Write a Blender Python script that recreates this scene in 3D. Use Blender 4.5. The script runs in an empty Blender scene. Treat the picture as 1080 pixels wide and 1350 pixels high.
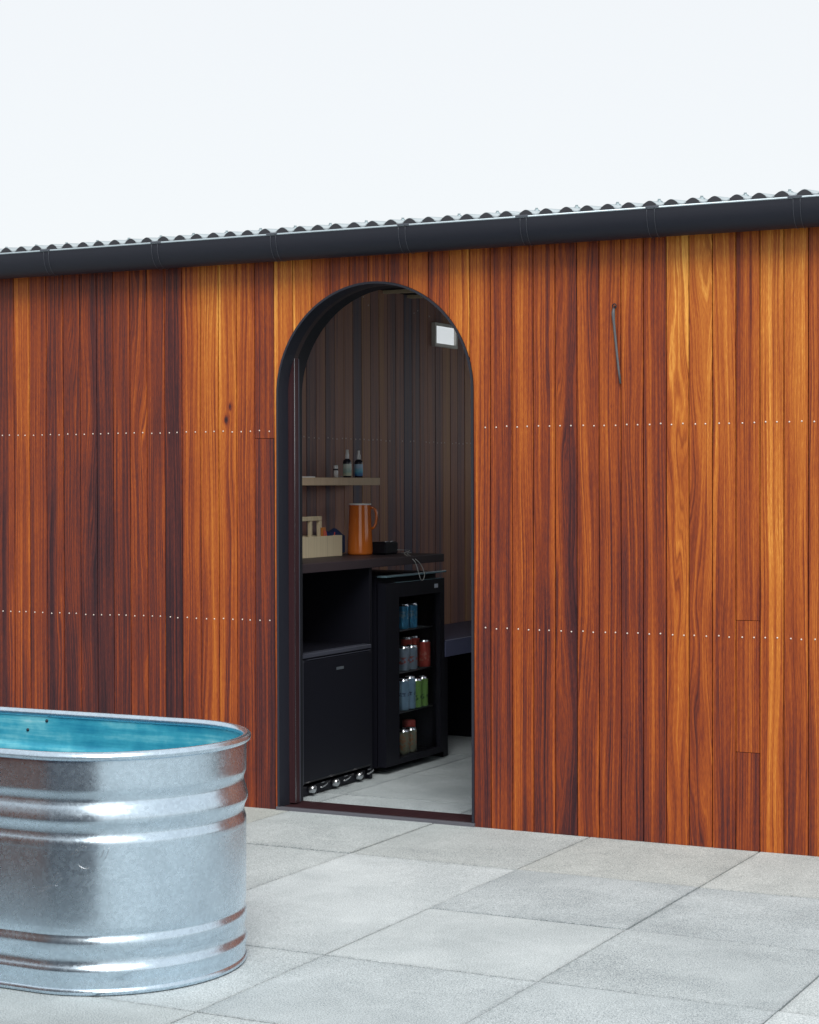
import bpy, math, random
from mathutils import Vector, Matrix
random.seed(7)
R = math.radians
sc = bpy.context.scene
col = sc.collection

# ---------------------------------------------------------------- camera
cam = bpy.data.objects.new('camera', bpy.data.cameras.new('camera'))
col.objects.link(cam); sc.camera = cam
cam.data.sensor_fit = 'HORIZONTAL'; cam.data.sensor_width = 36.0
cam.data.lens = 36.0 * 2535.27 / 1080.0
cam.data.clip_start = 0.05; cam.data.clip_end = 1500
yaw, pit, rol = .471872, -.0148759, -.0026589
F = Vector((-math.sin(yaw) * math.cos(pit), math.cos(yaw) * math.cos(pit), math.sin(pit)))
r0 = Vector((math.cos(yaw), math.sin(yaw), 0)); u0 = r0.cross(F)
rr = r0 * math.cos(rol) + u0 * math.sin(rol); uu = rr.cross(F)
cam.matrix_world = Matrix(((rr.x, uu.x, -F.x, 0), (rr.y, uu.y, -F.y, 0), (rr.z, uu.z, -F.z, 1.27), (0, 0, 0, 1)))

# ---------------------------------------------------------------- world: thin bright overcast over a daylight sky
SUN_EL, SUN_AZ = 43, 146          # soft sun behind the camera, to its right
w = bpy.data.worlds.new('World'); sc.world = w; w.use_nodes = True
nt = w.node_tree; nt.nodes.clear()
wo = nt.nodes.new('ShaderNodeOutputWorld'); bg = nt.nodes.new('ShaderNodeBackground')
sky = nt.nodes.new('ShaderNodeTexSky'); sky.sky_type = 'NISHITA'; sky.sun_disc = False
sky.sun_elevation = R(SUN_EL); sky.sun_rotation = R(SUN_AZ); sky.altitude = 50
sky.air_density = 1.0; sky.dust_density = 2.0
mx = nt.nodes.new('ShaderNodeMix'); mx.data_type = 'RGBA'; mx.inputs[0].default_value = 0.93
mx.inputs[7].default_value = (3.98, 4.06, 4.10, 1)
bg.inputs['Strength'].default_value = 0.1
nt.links.new(sky.outputs[0], mx.inputs[6]); nt.links.new(mx.outputs[2], bg.inputs['Color'])
nt.links.new(bg.outputs[0], wo.inputs[0])
sun = bpy.data.objects.new('sun', bpy.data.lights.new('sun', 'SUN')); col.objects.link(sun)
sun.data.energy = 1.5; sun.data.angle = R(32); sun.data.color = (1, .965, .91)
_az = R(SUN_AZ)
sd = Vector((math.sin(_az) * math.cos(R(SUN_EL)), math.cos(_az) * math.cos(R(SUN_EL)), math.sin(R(SUN_EL))))
sun.rotation_euler = sd.to_track_quat('Z', 'Y').to_euler(); sun.location = (0, -5, 12)
vs = sc.view_settings
sc.display_settings.display_device = 'sRGB'
vs.view_transform = 'Standard'; vs.look = 'None'; vs.gamma = 1; vs.use_curve_mapping = False
vs.exposure = 1.2

# ================================================================ helpers
def hexc(h):
    return tuple((((int(h[i:i+2], 16) / 255) + .055) / 1.055) ** 2.4 if int(h[i:i+2], 16) > 10 else int(h[i:i+2], 16) / 255 / 12.92 for i in (0, 2, 4))

class G:
    """mesh collector in world coordinates"""
    def __init__(s): s.v = []; s.f = []; s.sm = []
    def quad(s, idx, smooth=False): s.f.append(tuple(idx)); s.sm.append(smooth)
    def box(s, x0, x1, y0, y1, z0, z1, ch=0):
        if ch:
            return s.cbox(x0, x1, y0, y1, z0, z1, ch)
        b = len(s.v)
        s.v += [(x, y, z) for z in (z0, z1) for y in (y0, y1) for x in (x0, x1)]
        for q in ((0, 2, 3, 1), (4, 5, 7, 6), (0, 1, 5, 4), (2, 6, 7, 3), (0, 4, 6, 2), (1, 3, 7, 5)):
            s.quad([b + i for i in q])
        return s
    def cbox(s, x0, x1, y0, y1, z0, z1, c):
        """box with chamfered edges on all sides"""
        b = len(s.v)
        P = {}
        for sx in (0, 1):
            for sy in (0, 1):
                for sz in (0, 1):
                    X = (x0, x1)[sx]; Y = (y0, y1)[sy]; Z = (z0, z1)[sz]
                    ix = c if sx == 0 else -c; iy = c if sy == 0 else -c; iz = c if sz == 0 else -c
                    P[sx, sy, sz, 'x'] = len(s.v); s.v.append((X, Y + iy, Z + iz))
                    P[sx, sy, sz, 'y'] = len(s.v); s.v.append((X + ix, Y, Z + iz))
                    P[sx, sy, sz, 'z'] = len(s.v); s.v.append((X + ix, Y + iy, Z))
        ctr = Vector(((x0 + x1) / 2, (y0 + y1) / 2, (z0 + z1) / 2))
        def add(ids):
            a, bb, cc = [Vector(s.v[i]) for i in ids[:3]]
            n = (bb - a).cross(cc - a)
            m = sum((Vector(s.v[i]) for i in ids), Vector()) / len(ids) - ctr
            s.quad(ids if n.dot(m) > 0 else ids[::-1])
        for d in (0, 1):
            add([P[d, a, b2, 'x'] for a, b2 in ((0, 0), (1, 0), (1, 1), (0, 1))])
            add([P[a, d, b2, 'y'] for a, b2 in ((0, 0), (1, 0), (1, 1), (0, 1))])
            add([P[a, b2, d, 'z'] for a, b2 in ((0, 0), (1, 0), (1, 1), (0, 1))])
        for a in (0, 1):
            for b2 in (0, 1):
                add([P[a, b2, 0, 'x'], P[a, b2, 1, 'x'], P[a, b2, 1, 'y'], P[a, b2, 0, 'y']])
                add([P[a, 0, b2, 'x'], P[a, 1, b2, 'x'], P[a, 1, b2, 'z'], P[a, 0, b2, 'z']])
                add([P[0, a, b2, 'y'], P[1, a, b2, 'y'], P[1, a, b2, 'z'], P[0, a, b2, 'z']])
                for c2 in (0, 1):
                    add([P[a, b2, c2, 'x'], P[a, b2, c2, 'y'], P[a, b2, c2, 'z']])
        return s
    def prism(s, pts, y0, y1):
        """outline in XZ (counter-clockwise seen from -Y) extruded along Y"""
        b = len(s.v); n = len(pts)
        s.v += [(x, y0, z) for x, z in pts] + [(x, y1, z) for x, z in pts]
        s.quad([b + i for i in range(n)]); s.quad([b + n + i for i in range(n)][::-1])
        for i in range(n):
            j = (i + 1) % n
            s.quad([b + j, b + i, b + n + i, b + n + j])
        return s
    def lathe(s, prof, c, n=24, axis='z', smooth=True, a0=0, a1=2 * math.pi):
        b = len(s.v); m = len(prof); full = abs(a1 - a0 - 2 * math.pi) < 1e-6
        k = n if full else n + 1
        for i in range(k):
            a = a0 + (a1 - a0) * i / n
            for rad, h in prof:
                p = (rad * math.cos(a), rad * math.sin(a), h)
                if axis == 'x': p = (p[2], p[0], p[1])
                if axis == 'y': p = (p[1], p[2], p[0])
                s.v.append((c[0] + p[0], c[1] + p[1], c[2] + p[2]))
        for i in range(n):
            i2 = (i + 1) % k
            for j in range(m - 1):
                s.quad([b + i * m + j, b + i2 * m + j, b + i2 * m + j + 1, b + i * m + j + 1], smooth)
        return s
    def tube(s, path, rad, n=8, caps=True):
        P = [Vector(p) for p in path]; b = len(s.v)
        nrm = None
        for i, p in enumerate(P):
            t = (P[min(i + 1, len(P) - 1)] - P[max(i - 1, 0)]).normalized()
            if nrm is None:
                nrm = t.orthogonal().normalized()
            nrm = (nrm - t * nrm.dot(t)).normalized(); bn = t.cross(nrm)
            rd = rad[i] if isinstance(rad, (list, tuple)) else rad
            for k in range(n):
                a = 2 * math.pi * k / n
                s.v.append(tuple(p + (nrm * math.cos(a) + bn * math.sin(a)) * rd))
        for i in range(len(P) - 1):
            for k in range(n):
                k2 = (k + 1) % n
                s.quad([b + i * n + k, b + i * n + k2, b + (i + 1) * n + k2, b + (i + 1) * n + k], True)
        if caps:
            s.quad([b + k for k in range(n)][::-1]); s.quad([b + (len(P) - 1) * n + k for k in range(n)])
        return s
    def build(s, name, mat, parent=None, origin=None, kind=None, label=None):
        if origin is None:
            origin = parent['_wo'] if parent is not None and '_wo' in parent else (0, 0, 0)
        o3 = Vector(origin)
        me = bpy.data.meshes.new(name)
        me.from_pydata([tuple(Vector(v) - o3) for v in s.v], [], s.f)
        me.polygons.foreach_set('use_smooth', s.sm)
        me.materials.append(mat); me.update()
        o = bpy.data.objects.new(name, me); col.objects.link(o)
        if parent is not None:
            o.parent = parent; o.location = o3 - Vector(parent['_wo'])
        else:
            o.location = o3
        o['_wo'] = tuple(o3)
        if kind: o['kind'] = kind
        if label: o['label'] = label
        return o

def thing(name, label, cat, loc, group=None):
    o = bpy.data.objects.new(name, None); col.objects.link(o); o.location = loc
    o.empty_display_size = .1
    o['_wo'] = tuple(loc); o['label'] = label; o['category'] = cat
    if group: o['group'] = group
    return o

def tag(o, label, cat, group=None):
    o['label'] = label; o['category'] = cat
    if group: o['group'] = group
    return o

def dup(root, loc, label, group=None):
    r = root.copy(); col.objects.link(r); r.location = loc; r['_wo'] = tuple(loc); r['label'] = label
    if group: r['group'] = group
    for ch in list(root.children):
        c = ch.copy(); col.objects.link(c); c.parent = r
        for g in ch.children:
            d = g.copy(); col.objects.link(d); d.parent = c
    return r

# ---------------------------------------------------------------- material helpers
class M:
    def __init__(s, name):
        s.m = bpy.data.materials.new(name); s.m.use_nodes = True
        s.t = s.m.node_tree; s.b = s.t.nodes['Principled BSDF']
    def n(s, typ, **kw):
        nd = s.t.nodes.new(typ)
        for k, v in kw.items(): setattr(nd, k, v)
        return nd
    def l(s, a, b): s.t.links.new(a, b)
    def val(s, sock, v):
        if hasattr(v, 'is_linked') or isinstance(v, bpy.types.NodeSocket): s.l(v, sock)
        else: sock.default_value = v
    def math(s, op, a, b=0, c=0, clamp=False):
        nd = s.n('ShaderNodeMath', operation=op, use_clamp=clamp)
        s.val(nd.inputs[0], a); s.val(nd.inputs[1], b); s.val(nd.inputs[2], c)
        return nd.outputs[0]
    def xyz(s, x, y, z):
        nd = s.n('ShaderNodeCombineXYZ')
        for i, v in enumerate((x, y, z)): s.val(nd.inputs[i], v)
        return nd.outputs[0]
    def noise(s, vec, scale=1, detail=2, rough=.5, dist=0):
        nd = s.n('ShaderNodeTexNoise'); s.l(vec, nd.inputs['Vector'])
        nd.inputs['Scale'].default_value = scale; nd.inputs['Detail'].default_value = detail
        nd.inputs['Roughness'].default_value = rough; nd.inputs['Distortion'].default_value = dist
        return nd.outputs[0]
    def ramp(s, fac, stops, interp='LINEAR'):
        nd = s.n('ShaderNodeValToRGB'); cr = nd.color_ramp; cr.interpolation = interp
        while len(cr.elements) < len(stops): cr.elements.new(.5)
        for e, (p, c) in zip(cr.elements, stops):
            e.position = p; e.color = (*c, 1) if not isinstance(c, (int, float)) else (c, c, c, 1)
        s.l(fac, nd.inputs[0]); return nd.outputs[0]
    def mix(s, fac, a, b, blend='MIX'):
        nd = s.n('ShaderNodeMix', data_type='RGBA', blend_type=blend)
        s.val(nd.inputs[0], fac); s.val(nd.inputs[6], a if not isinstance(a, tuple) else (*a[:3], 1)); s.val(nd.inputs[7], b if not isinstance(b, tuple) else (*b[:3], 1))
        return nd.outputs[2]
    def bump(s, h, strength=.3, dist=.002):
        nd = s.n('ShaderNodeBump'); nd.inputs['Strength'].default_value = strength; nd.inputs['Distance'].default_value = dist
        s.l(h, nd.inputs['Height']); s.l(nd.outputs[0], s.b.inputs['Normal'])
    def base(s, c, rough=None, metal=0, spec=None):
        s.val(s.b.inputs['Base Color'], (*c, 1) if isinstance(c, tuple) else c)
        if rough is not None: s.val(s.b.inputs['Roughness'], rough)
        s.b.inputs['Metallic'].default_value = metal
        if spec is not None: s.b.inputs['Specular IOR Level'].default_value = spec
        return s.m

def plain(name, c, rough=.5, metal=0, spec=.5, mottled=.07, scale=40):
    m = M(name); tc = m.n('ShaderNodeTexCoord').outputs['Object']
    n = m.noise(tc, scale, 4, .6)
    f = m.math('MULTIPLY_ADD', n, 2 * mottled, 1 - mottled)
    mm = m.mix(1.0, tuple(c), m.xyz(f, f, f), 'MULTIPLY')
    rg = m.math('MULTIPLY_ADD', n, mottled, rough - mottled / 2, clamp=True)
    m.base(mm, rg, metal, spec)
    return m.m

def wood(name, stops, axis='x', knots=None, rough=.45, spec=.22, contrast=1.0, zspan=2.2):
    """object colour: R tone at the head, G tone at the foot, B figure, A seed. Local axis across the board, z along it"""
    m = M(name)
    tc = m.n('ShaderNodeTexCoord').outputs['Object']
    sp = m.n('ShaderNodeSeparateXYZ'); m.l(tc, sp.inputs[0])
    x = sp.outputs[0] if axis == 'x' else sp.outputs[1]; z = sp.outputs[2]
    oi = m.n('ShaderNodeObjectInfo')
    cs = m.n('ShaderNodeSeparateColor'); m.l(oi.outputs['Color'], cs.inputs[0])
    tTop, tBot, fig, seed = cs.outputs[0], cs.outputs[1], cs.outputs[2], oi.outputs['Alpha']
    sd_ = m.math('MULTIPLY', seed, 97.3)
    xs = m.math('MULTIPLY_ADD', seed, 31.7, x)
    if knots:                                   # grain sweeps round the knots
        kd = None
        for kx, kz, kr in knots:
            dx = m.math('DIVIDE', m.math('SUBTRACT', x, kx), kr)
            dz = m.math('DIVIDE', m.math('SUBTRACT', z, kz), kr * 1.9)
            d2 = m.math('ADD', m.math('MULTIPLY', dx, dx), m.math('MULTIPLY', dz, dz))
            g = m.math('EXPONENT', m.math('MULTIPLY', d2, -.8))
            push = m.math('MULTIPLY', m.math('MULTIPLY', g, dx), kr * 1.5)
            xs = m.math('SUBTRACT', xs, push)
            kd = g if kd is None else m.math('MAXIMUM', kd, g)
    # slow wander of the grain along the board
    w1 = m.noise(m.xyz(m.math('MULTIPLY', xs, 8), m.math('MULTIPLY', z, .85), sd_), 1, 2.5, .5)
    w1 = m.math('SUBTRACT', w1, .5)
    amp = m.math('MULTIPLY_ADD', fig, .21, .014)
    v = m.math('MULTIPLY_ADD', w1, amp, xs)
    broad = m.noise(m.xyz(m.math('MULTIPLY', v, 26), m.math('MULTIPLY', z, .40), sd_), 1, 1, .5)
    streak = m.noise(m.xyz(m.math('MULTIPLY', v, 88), m.math('MULTIPLY', z, .35), sd_), 1, 2, .6)
    fine = m.noise(m.xyz(m.math('MULTIPLY', v, 205), m.math('MULTIPLY', z, 1.2), sd_), 1, 2, .65)
    pore = m.noise(m.xyz(m.math('MULTIPLY', xs, 900), m.math('MULTIPLY', z, 45), sd_), 1, 1, .5)
    blot = m.noise(m.xyz(m.math('MULTIPLY', xs, 12), m.math('MULTIPLY', z, 2.2), sd_), 1, 3, .6)
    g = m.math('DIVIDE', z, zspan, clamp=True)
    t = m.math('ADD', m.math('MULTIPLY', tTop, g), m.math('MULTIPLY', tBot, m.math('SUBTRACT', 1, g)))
    for nz, k in ((broad, .62), (streak, .48), (fine, .72), (pore, .40), (blot, .34)):
        t = m.math('MULTIPLY_ADD', m.math('SUBTRACT', nz, .5), k * contrast, t)
    if knots:
        t = m.math('MULTIPLY_ADD', m.math('POWER', kd, 2.2), -.55, t)
    t = m.math('MULTIPLY', t, 1.0, clamp=True)
    c = m.ramp(t, stops)
    # dark open pores
    dk = m.ramp(fine, [(.30, 0.62), (.44, 1.0)])
    c = m.mix(.55, c, m.mix(1.0, c, dk, 'MULTIPLY'))
    rg = m.math('MULTIPLY_ADD', streak, .25, rough - .12, clamp=True)
    m.base(c, rg, 0, spec)
    m.bump(m.math('ADD', fine, m.math('MULTIPLY', streak, .6)), .25, .0012)
    return m.m

TEAK = [(0.0, (.024, .010, .014)), (.20, (.068, .018, .017)), (.40, (.175, .033, .012)), (.58, (.305, .070, .013)),
        (.78, (.455, .145, .022)), (1.0, (.700, .330, .066))]
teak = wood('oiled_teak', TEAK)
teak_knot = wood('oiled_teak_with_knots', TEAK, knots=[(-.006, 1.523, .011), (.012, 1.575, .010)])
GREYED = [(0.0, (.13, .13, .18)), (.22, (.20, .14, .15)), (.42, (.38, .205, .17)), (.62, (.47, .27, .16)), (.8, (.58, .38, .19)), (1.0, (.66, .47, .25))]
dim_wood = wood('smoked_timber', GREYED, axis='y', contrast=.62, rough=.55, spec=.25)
post_wood = wood('dark_red_timber', [(0, (.02, .008, .010)), (.5, (.032, .013, .016)), (1, (.075, .028, .024))], contrast=.7)

steel = plain('dark_steel', (.017, .019, .029), .5, .2, .35)
black = plain('black_reveal_board', (.008, .009, .013), .6, 0, .3)
brownrev = plain('brown_reveal_strip', (.032, .022, .024), .5)
gutter_m = plain('black_gutter_plastic', (.011, .013, .021), .5, 0, .3)
lip_m = plain('gutter_lip_sheen', (.42, .50, .55), .35, .4, .5)
bracket_m = plain('gutter_bracket_clip', (.07, .08, .10), .4, .3)
galv_edge = plain('bright_metal', (.55, .57, .6), .25, 1)
appliance = plain('black_appliance_enamel', (.005, .0055, .010), .5, 0, .2, .02)
appliance2 = plain('charcoal_trim', (.045, .05, .07), .35, 0, .5)
backing = plain('dark_backing', (.010, .008, .008), .9)
nail_m = plain('nail_head', (.66, .58, .52), .35, .35)
pale_wood = wood('pale_plywood', [(0, (.40, .30, .18)), (.5, (.66, .56, .38)), (1, (.78, .70, .52))], axis='y', contrast=.5, rough=.6, spec=.3)
oak = wood('oak_shelf', [(0, (.32, .22, .14)), (.5, (.58, .43, .29)), (1, (.72, .58, .42))], axis='z' if False else 'y', contrast=.5, rough=.55, spec=.3)
counter_m = plain('dark_oiled_counter', (.030, .021, .026), .5, 0, .3)
white_p = plain('white_plastic', (.85, .86, .88), .35)
glass_dark = M('tinted_door_glass')
glass_dark.b.inputs['Transmission Weight'].default_value = 1; glass_dark.base((.90, .93, .97), .02); glass_dark.b.inputs['IOR'].default_value = 1.1
glass_dark = glass_dark.m

# galvanised zinc with spangle
mz = M('galvanised_sheet'); tc = mz.n('ShaderNodeTexCoord').outputs['Object']
vo = mz.n('ShaderNodeTexVoronoi'); vo.inputs['Scale'].default_value = 130; mz.l(tc, vo.inputs['Vector'])
vc = mz.n('ShaderNodeSeparateColor'); mz.l(vo.outputs['Color'], vc.inputs[0])
n1 = mz.noise(tc, 6, 5, .65); n2 = mz.noise(tc, 260, 2, .6)
sm = mz.n('ShaderNodeMapping'); sm.inputs['Scale'].default_value = (3, 3, 60); mz.l(tc, sm.inputs[0])
n3 = mz.noise(sm.outputs[0], 1, 3, .6)
b_ = mz.math('MULTIPLY_ADD', vc.outputs[0], .13, .87)
b_ = mz.math('MULTIPLY_ADD', mz.math('SUBTRACT', n1, .5), .28, b_)
c_ = mz.mix(1.0, (.62, .75, .86), mz.xyz(b_, b_, b_), 'MULTIPLY')
# scuffs
sc1 = mz.n('ShaderNodeMapping'); sc1.inputs['Scale'].default_value = (9, 9, 40); sc1.inputs['Rotation'].default_value = (.5, .9, .3); mz.l(tc, sc1.inputs[0])
scf = mz.ramp(mz.noise(sc1.outputs[0], 2.4, 3, .7, .3), [(.70, 0.0), (.76, 1.0)])
c_ = mz.mix(mz.math('MULTIPLY', scf, .35), c_, (.80, .84, .88))
rg = mz.math('MULTIPLY_ADD', vc.outputs[1], .07, .14)
rg = mz.math('MULTIPLY_ADD', n1, .16, rg)
rg = mz.math('MULTIPLY_ADD', scf, .15, rg, clamp=True)
mz.base(c_, rg, .93)
mz.bump(mz.math('ADD', mz.math('MULTIPLY', n1, 1.6), mz.math('MULTIPLY', vc.outputs[2], .10)), .25, .0010)
galv = mz.m
mt = M('teal_tank_lining'); tc = mt.n('ShaderNodeTexCoord').outputs['Object']
n1 = mt.noise(tc, 5, 6, .65); sm = mt.n('ShaderNodeMapping'); sm.inputs['Scale'].default_value = (2.5, 2.5, 45); mt.l(tc, sm.inputs[0])
n2 = mt.noise(sm.outputs[0], 1, 4, .65)
f = mt.math('MULTIPLY_ADD', mt.math('SUBTRACT', n2, .5), .8, n1)
mt.base(mt.ramp(f, [(.3, (.014, .22, .35)), (.5, (.045, .35, .48)), (.68, (.17, .53, .62)), (.8, (.40, .66, .72))]), .38, 0.25)
teal = mt.m

# concrete paving: object colour R = lightness, G = warmth, A = seed
mp = M('concrete_paving'); tc = mp.n('ShaderNodeTexCoord').outputs['Object']
oi = mp.n('ShaderNodeObjectInfo'); cs = mp.n('ShaderNodeSeparateColor'); mp.l(oi.outputs['Color'], cs.inputs[0])
off = mp.n('ShaderNodeVectorMath', operation='ADD'); mp.l(tc, off.inputs[0])
sd_ = mp.math('MULTIPLY', oi.outputs['Alpha'], 57); mp.l(mp.xyz(sd_, mp.math('MULTIPLY', sd_, 1.7), 0), off.inputs[1])
P = off.outputs[0]
big = mp.noise(P, 3.2, 5, .6, .4); mid = mp.noise(P, 28, 4, .6); fin = mp.noise(P, 230, 3, .75); grit = mp.noise(P, 620, 1, .5)
f = mp.math('MULTIPLY_ADD', mp.math('SUBTRACT', big, .5), .50, cs.outputs[0])
f = mp.math('MULTIPLY_ADD', mp.math('SUBTRACT', mid, .5), .14, f)
f = mp.math('MULTIPLY_ADD', mp.math('SUBTRACT', fin, .5), 1.7, f)
f = mp.math('MULTIPLY_ADD', mp.math('SUBTRACT', grit, .5), 1.6, f)
cc = mp.ramp(f, [(0, (.10, .122, .132)), (.5, (.380, .432, .456)), (1, (.68, .74, .765))])
cw = mp.mix(1.0, cc, (1.10, 1.0, .84), 'MULTIPLY')
cc = mp.mix(cs.outputs[1], cc, cw)
sc1 = mp.n('ShaderNodeMapping'); sc1.inputs['Scale'].default_value = (30, 2.2, 1); sc1.inputs['Rotation'].default_value = (0, 0, .5); mp.l(P, sc1.inputs[0])
scr = mp.ramp(mp.noise(sc1.outputs[0], 1.5, 3, .6), [(.68, 0.0), (.78, 1.0)])
cc = mp.mix(mp.math('MULTIPLY', scr, .16), cc, (.55, .57, .56))
gn = mp.n('ShaderNodeTexCoord').outputs['Generated']; gs = mp.n('ShaderNodeSeparateXYZ'); mp.l(gn, gs.inputs[0])
ex = mp.math('MINIMUM', gs.outputs[0], mp.math('SUBTRACT', 1, gs.outputs[0])); ey = mp.math('MINIMUM', gs.outputs[1], mp.math('SUBTRACT', 1, gs.outputs[1]))
e_ = mp.math('ADD', mp.math('MINIMUM', ex, ey), mp.math('MULTIPLY', mp.math('SUBTRACT', mid, .5), .035))
dirt = mp.ramp(e_, [(0, .80), (.008, .92), (.03, 1.0)])
cc = mp.mix(1.0, cc, dirt, 'MULTIPLY')
# rough chips and specks
spk = mp.ramp(mp.noise(P, 95, 2, .5), [(.27, .55), (.32, 1.0)])
cc = mp.mix(.8, cc, mp.mix(1.0, cc, spk, 'MULTIPLY'))
mp.base(cc, .85, 0, .3)
mp.bump(mp.math('ADD', fin, mp.math('MULTIPLY', grit, .6)), .5, .0015)
paving = mp.m
sand = plain('joint_grit', (.035, .034, .032), .95, 0, .2, .4, 120)
apron = plain('far_concrete', (.30, .31, .31), .9, 0, .3, .2, 3)
roof_m = plain('grey_roof_sheet', (.34, .39, .42), .45, .5, .5, .15, 8)
crest_shade_m = plain('crest_hollow_shade', (.02, .022, .03), .6)

# ================================================================ numbers read off the place
FY = 6.427                       # face of the boarding
CX, AR, ZS = -3.4345, .4225, 1.612   # doorway centre, radius, springing
XL, XR = CX - AR, CX + AR
TOP = 2.19
IN = FY + .179                   # inside face of the front wall
XW = -4.33                       # left-hand inside wall
YB = 9.95; XE = -1.0              # back and right-hand inside walls

# ---------------------------------------------------------------- ground and paving
G().box(-300, 300, -300, 300, -.60, -.055).build('ground', apron, kind='structure')
patio = G().box(-9.2, 2.6, -1.4, YB, -.054, -.034).build('patio_bed', sand, kind='structure')
xs_ = [-3.18 + .6245 * k for k in range(-9, 9)]
ys_ = [FY - .65 - .6385 * k for k in range(-1, 11)]        # 7.06(not used) 6.42 5.78 5.13 ...
def slab(x0, x1, y0, y1, tone, warm, dz=0):
    gx = random.uniform(.0014, .0036); gy = random.uniform(.0016, .0040); c = .0010
    b = G(); b.cbox(x0 + gx, x1 - gx, y0 + gy, y1 - gy, -.040, dz, c)
    # very slight rock of each slab
    tx = random.uniform(-.0012, .0012); ty = random.uniform(-.0012, .0012)
    mxx, myy = (x0 + x1) / 2, (y0 + y1) / 2
    b.v = [(x, y, z + (tx * (x - mxx) + ty * (y - myy)) * 2 if z > -.02 else z) for x, y, z in b.v]
    o = b.build('paving_slab', paving, patio, origin=(mxx, myy, 0))
    o.color = (tone + .02, warm * .55, 0, random.random()); return o
tones = {(-1, 0): (.45, .25), (0, 0): (.44, .35), (1, 0): (.44, .6), (2, 0): (.47, .5), (3, 0): (.50, .15), (-1, 1): (.45, .2),
         (1, 1): (.42, .0), (2, 1): (.43, .0), (1, 2): (.52, .1), (2, 2): (.42, .05), (2, 3): (.47, .0), (1, 3): (.46, .0), (3, 3): (.60, .1), (0, 3): (.49, .05),
         (-2, 0): (.44, .95)}
Y0 = FY + .0025
rows = [Y0, 5.775, 5.13, 4.497, 3.87, 3.235, 2.60, 1.965, 1.33, .695, .06, -.575, -1.21]
for i in range(-9, 9):
    x0 = -3.18 + .6245 * i; x1 = x0 + .6245
    j = 0
    while j < len(rows) - 1:
        y1 = rows[j]; y0 = rows[j + 1]
        key = (i, j)
        if key == (0, 1):            # one long pale slab in front of the doorway
            slab(x0, x1, rows[3], rows[1], .57, .05); j = 3; continue
        tone, warm = tones.get(key, (random.uniform(.42, .54), random.uniform(0, .25)))
        slab(x0, x1, y0, y1, tone, warm, random.uniform(-.0015, .0012)); j += 1
# paving carries on indoors
yi = [FY + .03, 6.862, 7.48, 8.10, 8.72, 9.34, 9.94]
for i in range(-2, 4):
    x0 = -3.18 + .6245 * i; x1 = min(x0 + .6245, XE - .01); x0 = max(x0, XW + .012)
    for k in range(len(yi) - 1):
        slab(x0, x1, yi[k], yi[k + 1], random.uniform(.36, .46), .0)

def py(px, X):
    d = F + rr * ((px - 540) / 2535.27); return d.y * (X / d.x)
# ================================================================ the building
shed = thing('timber_building', 'long low building clad in vertical oiled hardwood boards with an arched doorway', 'building', (CX, FY + .09, 0))
seams_seen = [-5.1391, -5.0583, -4.9699, -4.8837, -4.7982, -4.7151, -4.6328, -4.5498, -4.4672, -4.3814, -4.2983, -4.2099, -4.1259, -4.0421,
              -3.9584, -3.8694, -3.7847, -3.6996, -3.6186, -3.5355, -3.452, -3.3676, -3.281, -3.1988, -3.1115, -3.0286, -2.9456, -2.8589,
              -2.7747, -2.6888, -2.6041, -2.5191, -2.436, -2.3521, -2.2669, -2.1838, -2.0985, -2.0146, -1.9294, -1.8452, -1.7602]
# tone at head, tone at foot, figure, for each board between the seams above
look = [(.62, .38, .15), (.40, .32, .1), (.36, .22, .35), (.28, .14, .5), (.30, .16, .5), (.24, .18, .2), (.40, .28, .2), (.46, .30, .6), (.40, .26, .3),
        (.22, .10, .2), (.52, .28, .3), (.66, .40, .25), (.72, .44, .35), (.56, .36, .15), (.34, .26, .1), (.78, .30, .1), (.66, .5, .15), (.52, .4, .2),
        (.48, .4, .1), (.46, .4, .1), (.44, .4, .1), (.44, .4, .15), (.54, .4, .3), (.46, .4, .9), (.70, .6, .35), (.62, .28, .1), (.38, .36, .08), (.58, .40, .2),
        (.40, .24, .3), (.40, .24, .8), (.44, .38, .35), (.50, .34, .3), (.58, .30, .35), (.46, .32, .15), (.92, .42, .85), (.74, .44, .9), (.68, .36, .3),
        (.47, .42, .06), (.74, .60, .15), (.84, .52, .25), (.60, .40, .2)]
pitch = .0846
seams = [seams_seen[0] - pitch * k for k in range(26, 0, -1)] + seams_seen + [seams_seen[-1] + pitch * k for k in range(1, 12)]  # right end stops early so sky light reaches the added end-wall window
nl = 26
GAP = .0016
def arc_z(x): return ZS + math.sqrt(max(0, AR * AR - (x - CX) ** 2))
board_edges = []
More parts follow.
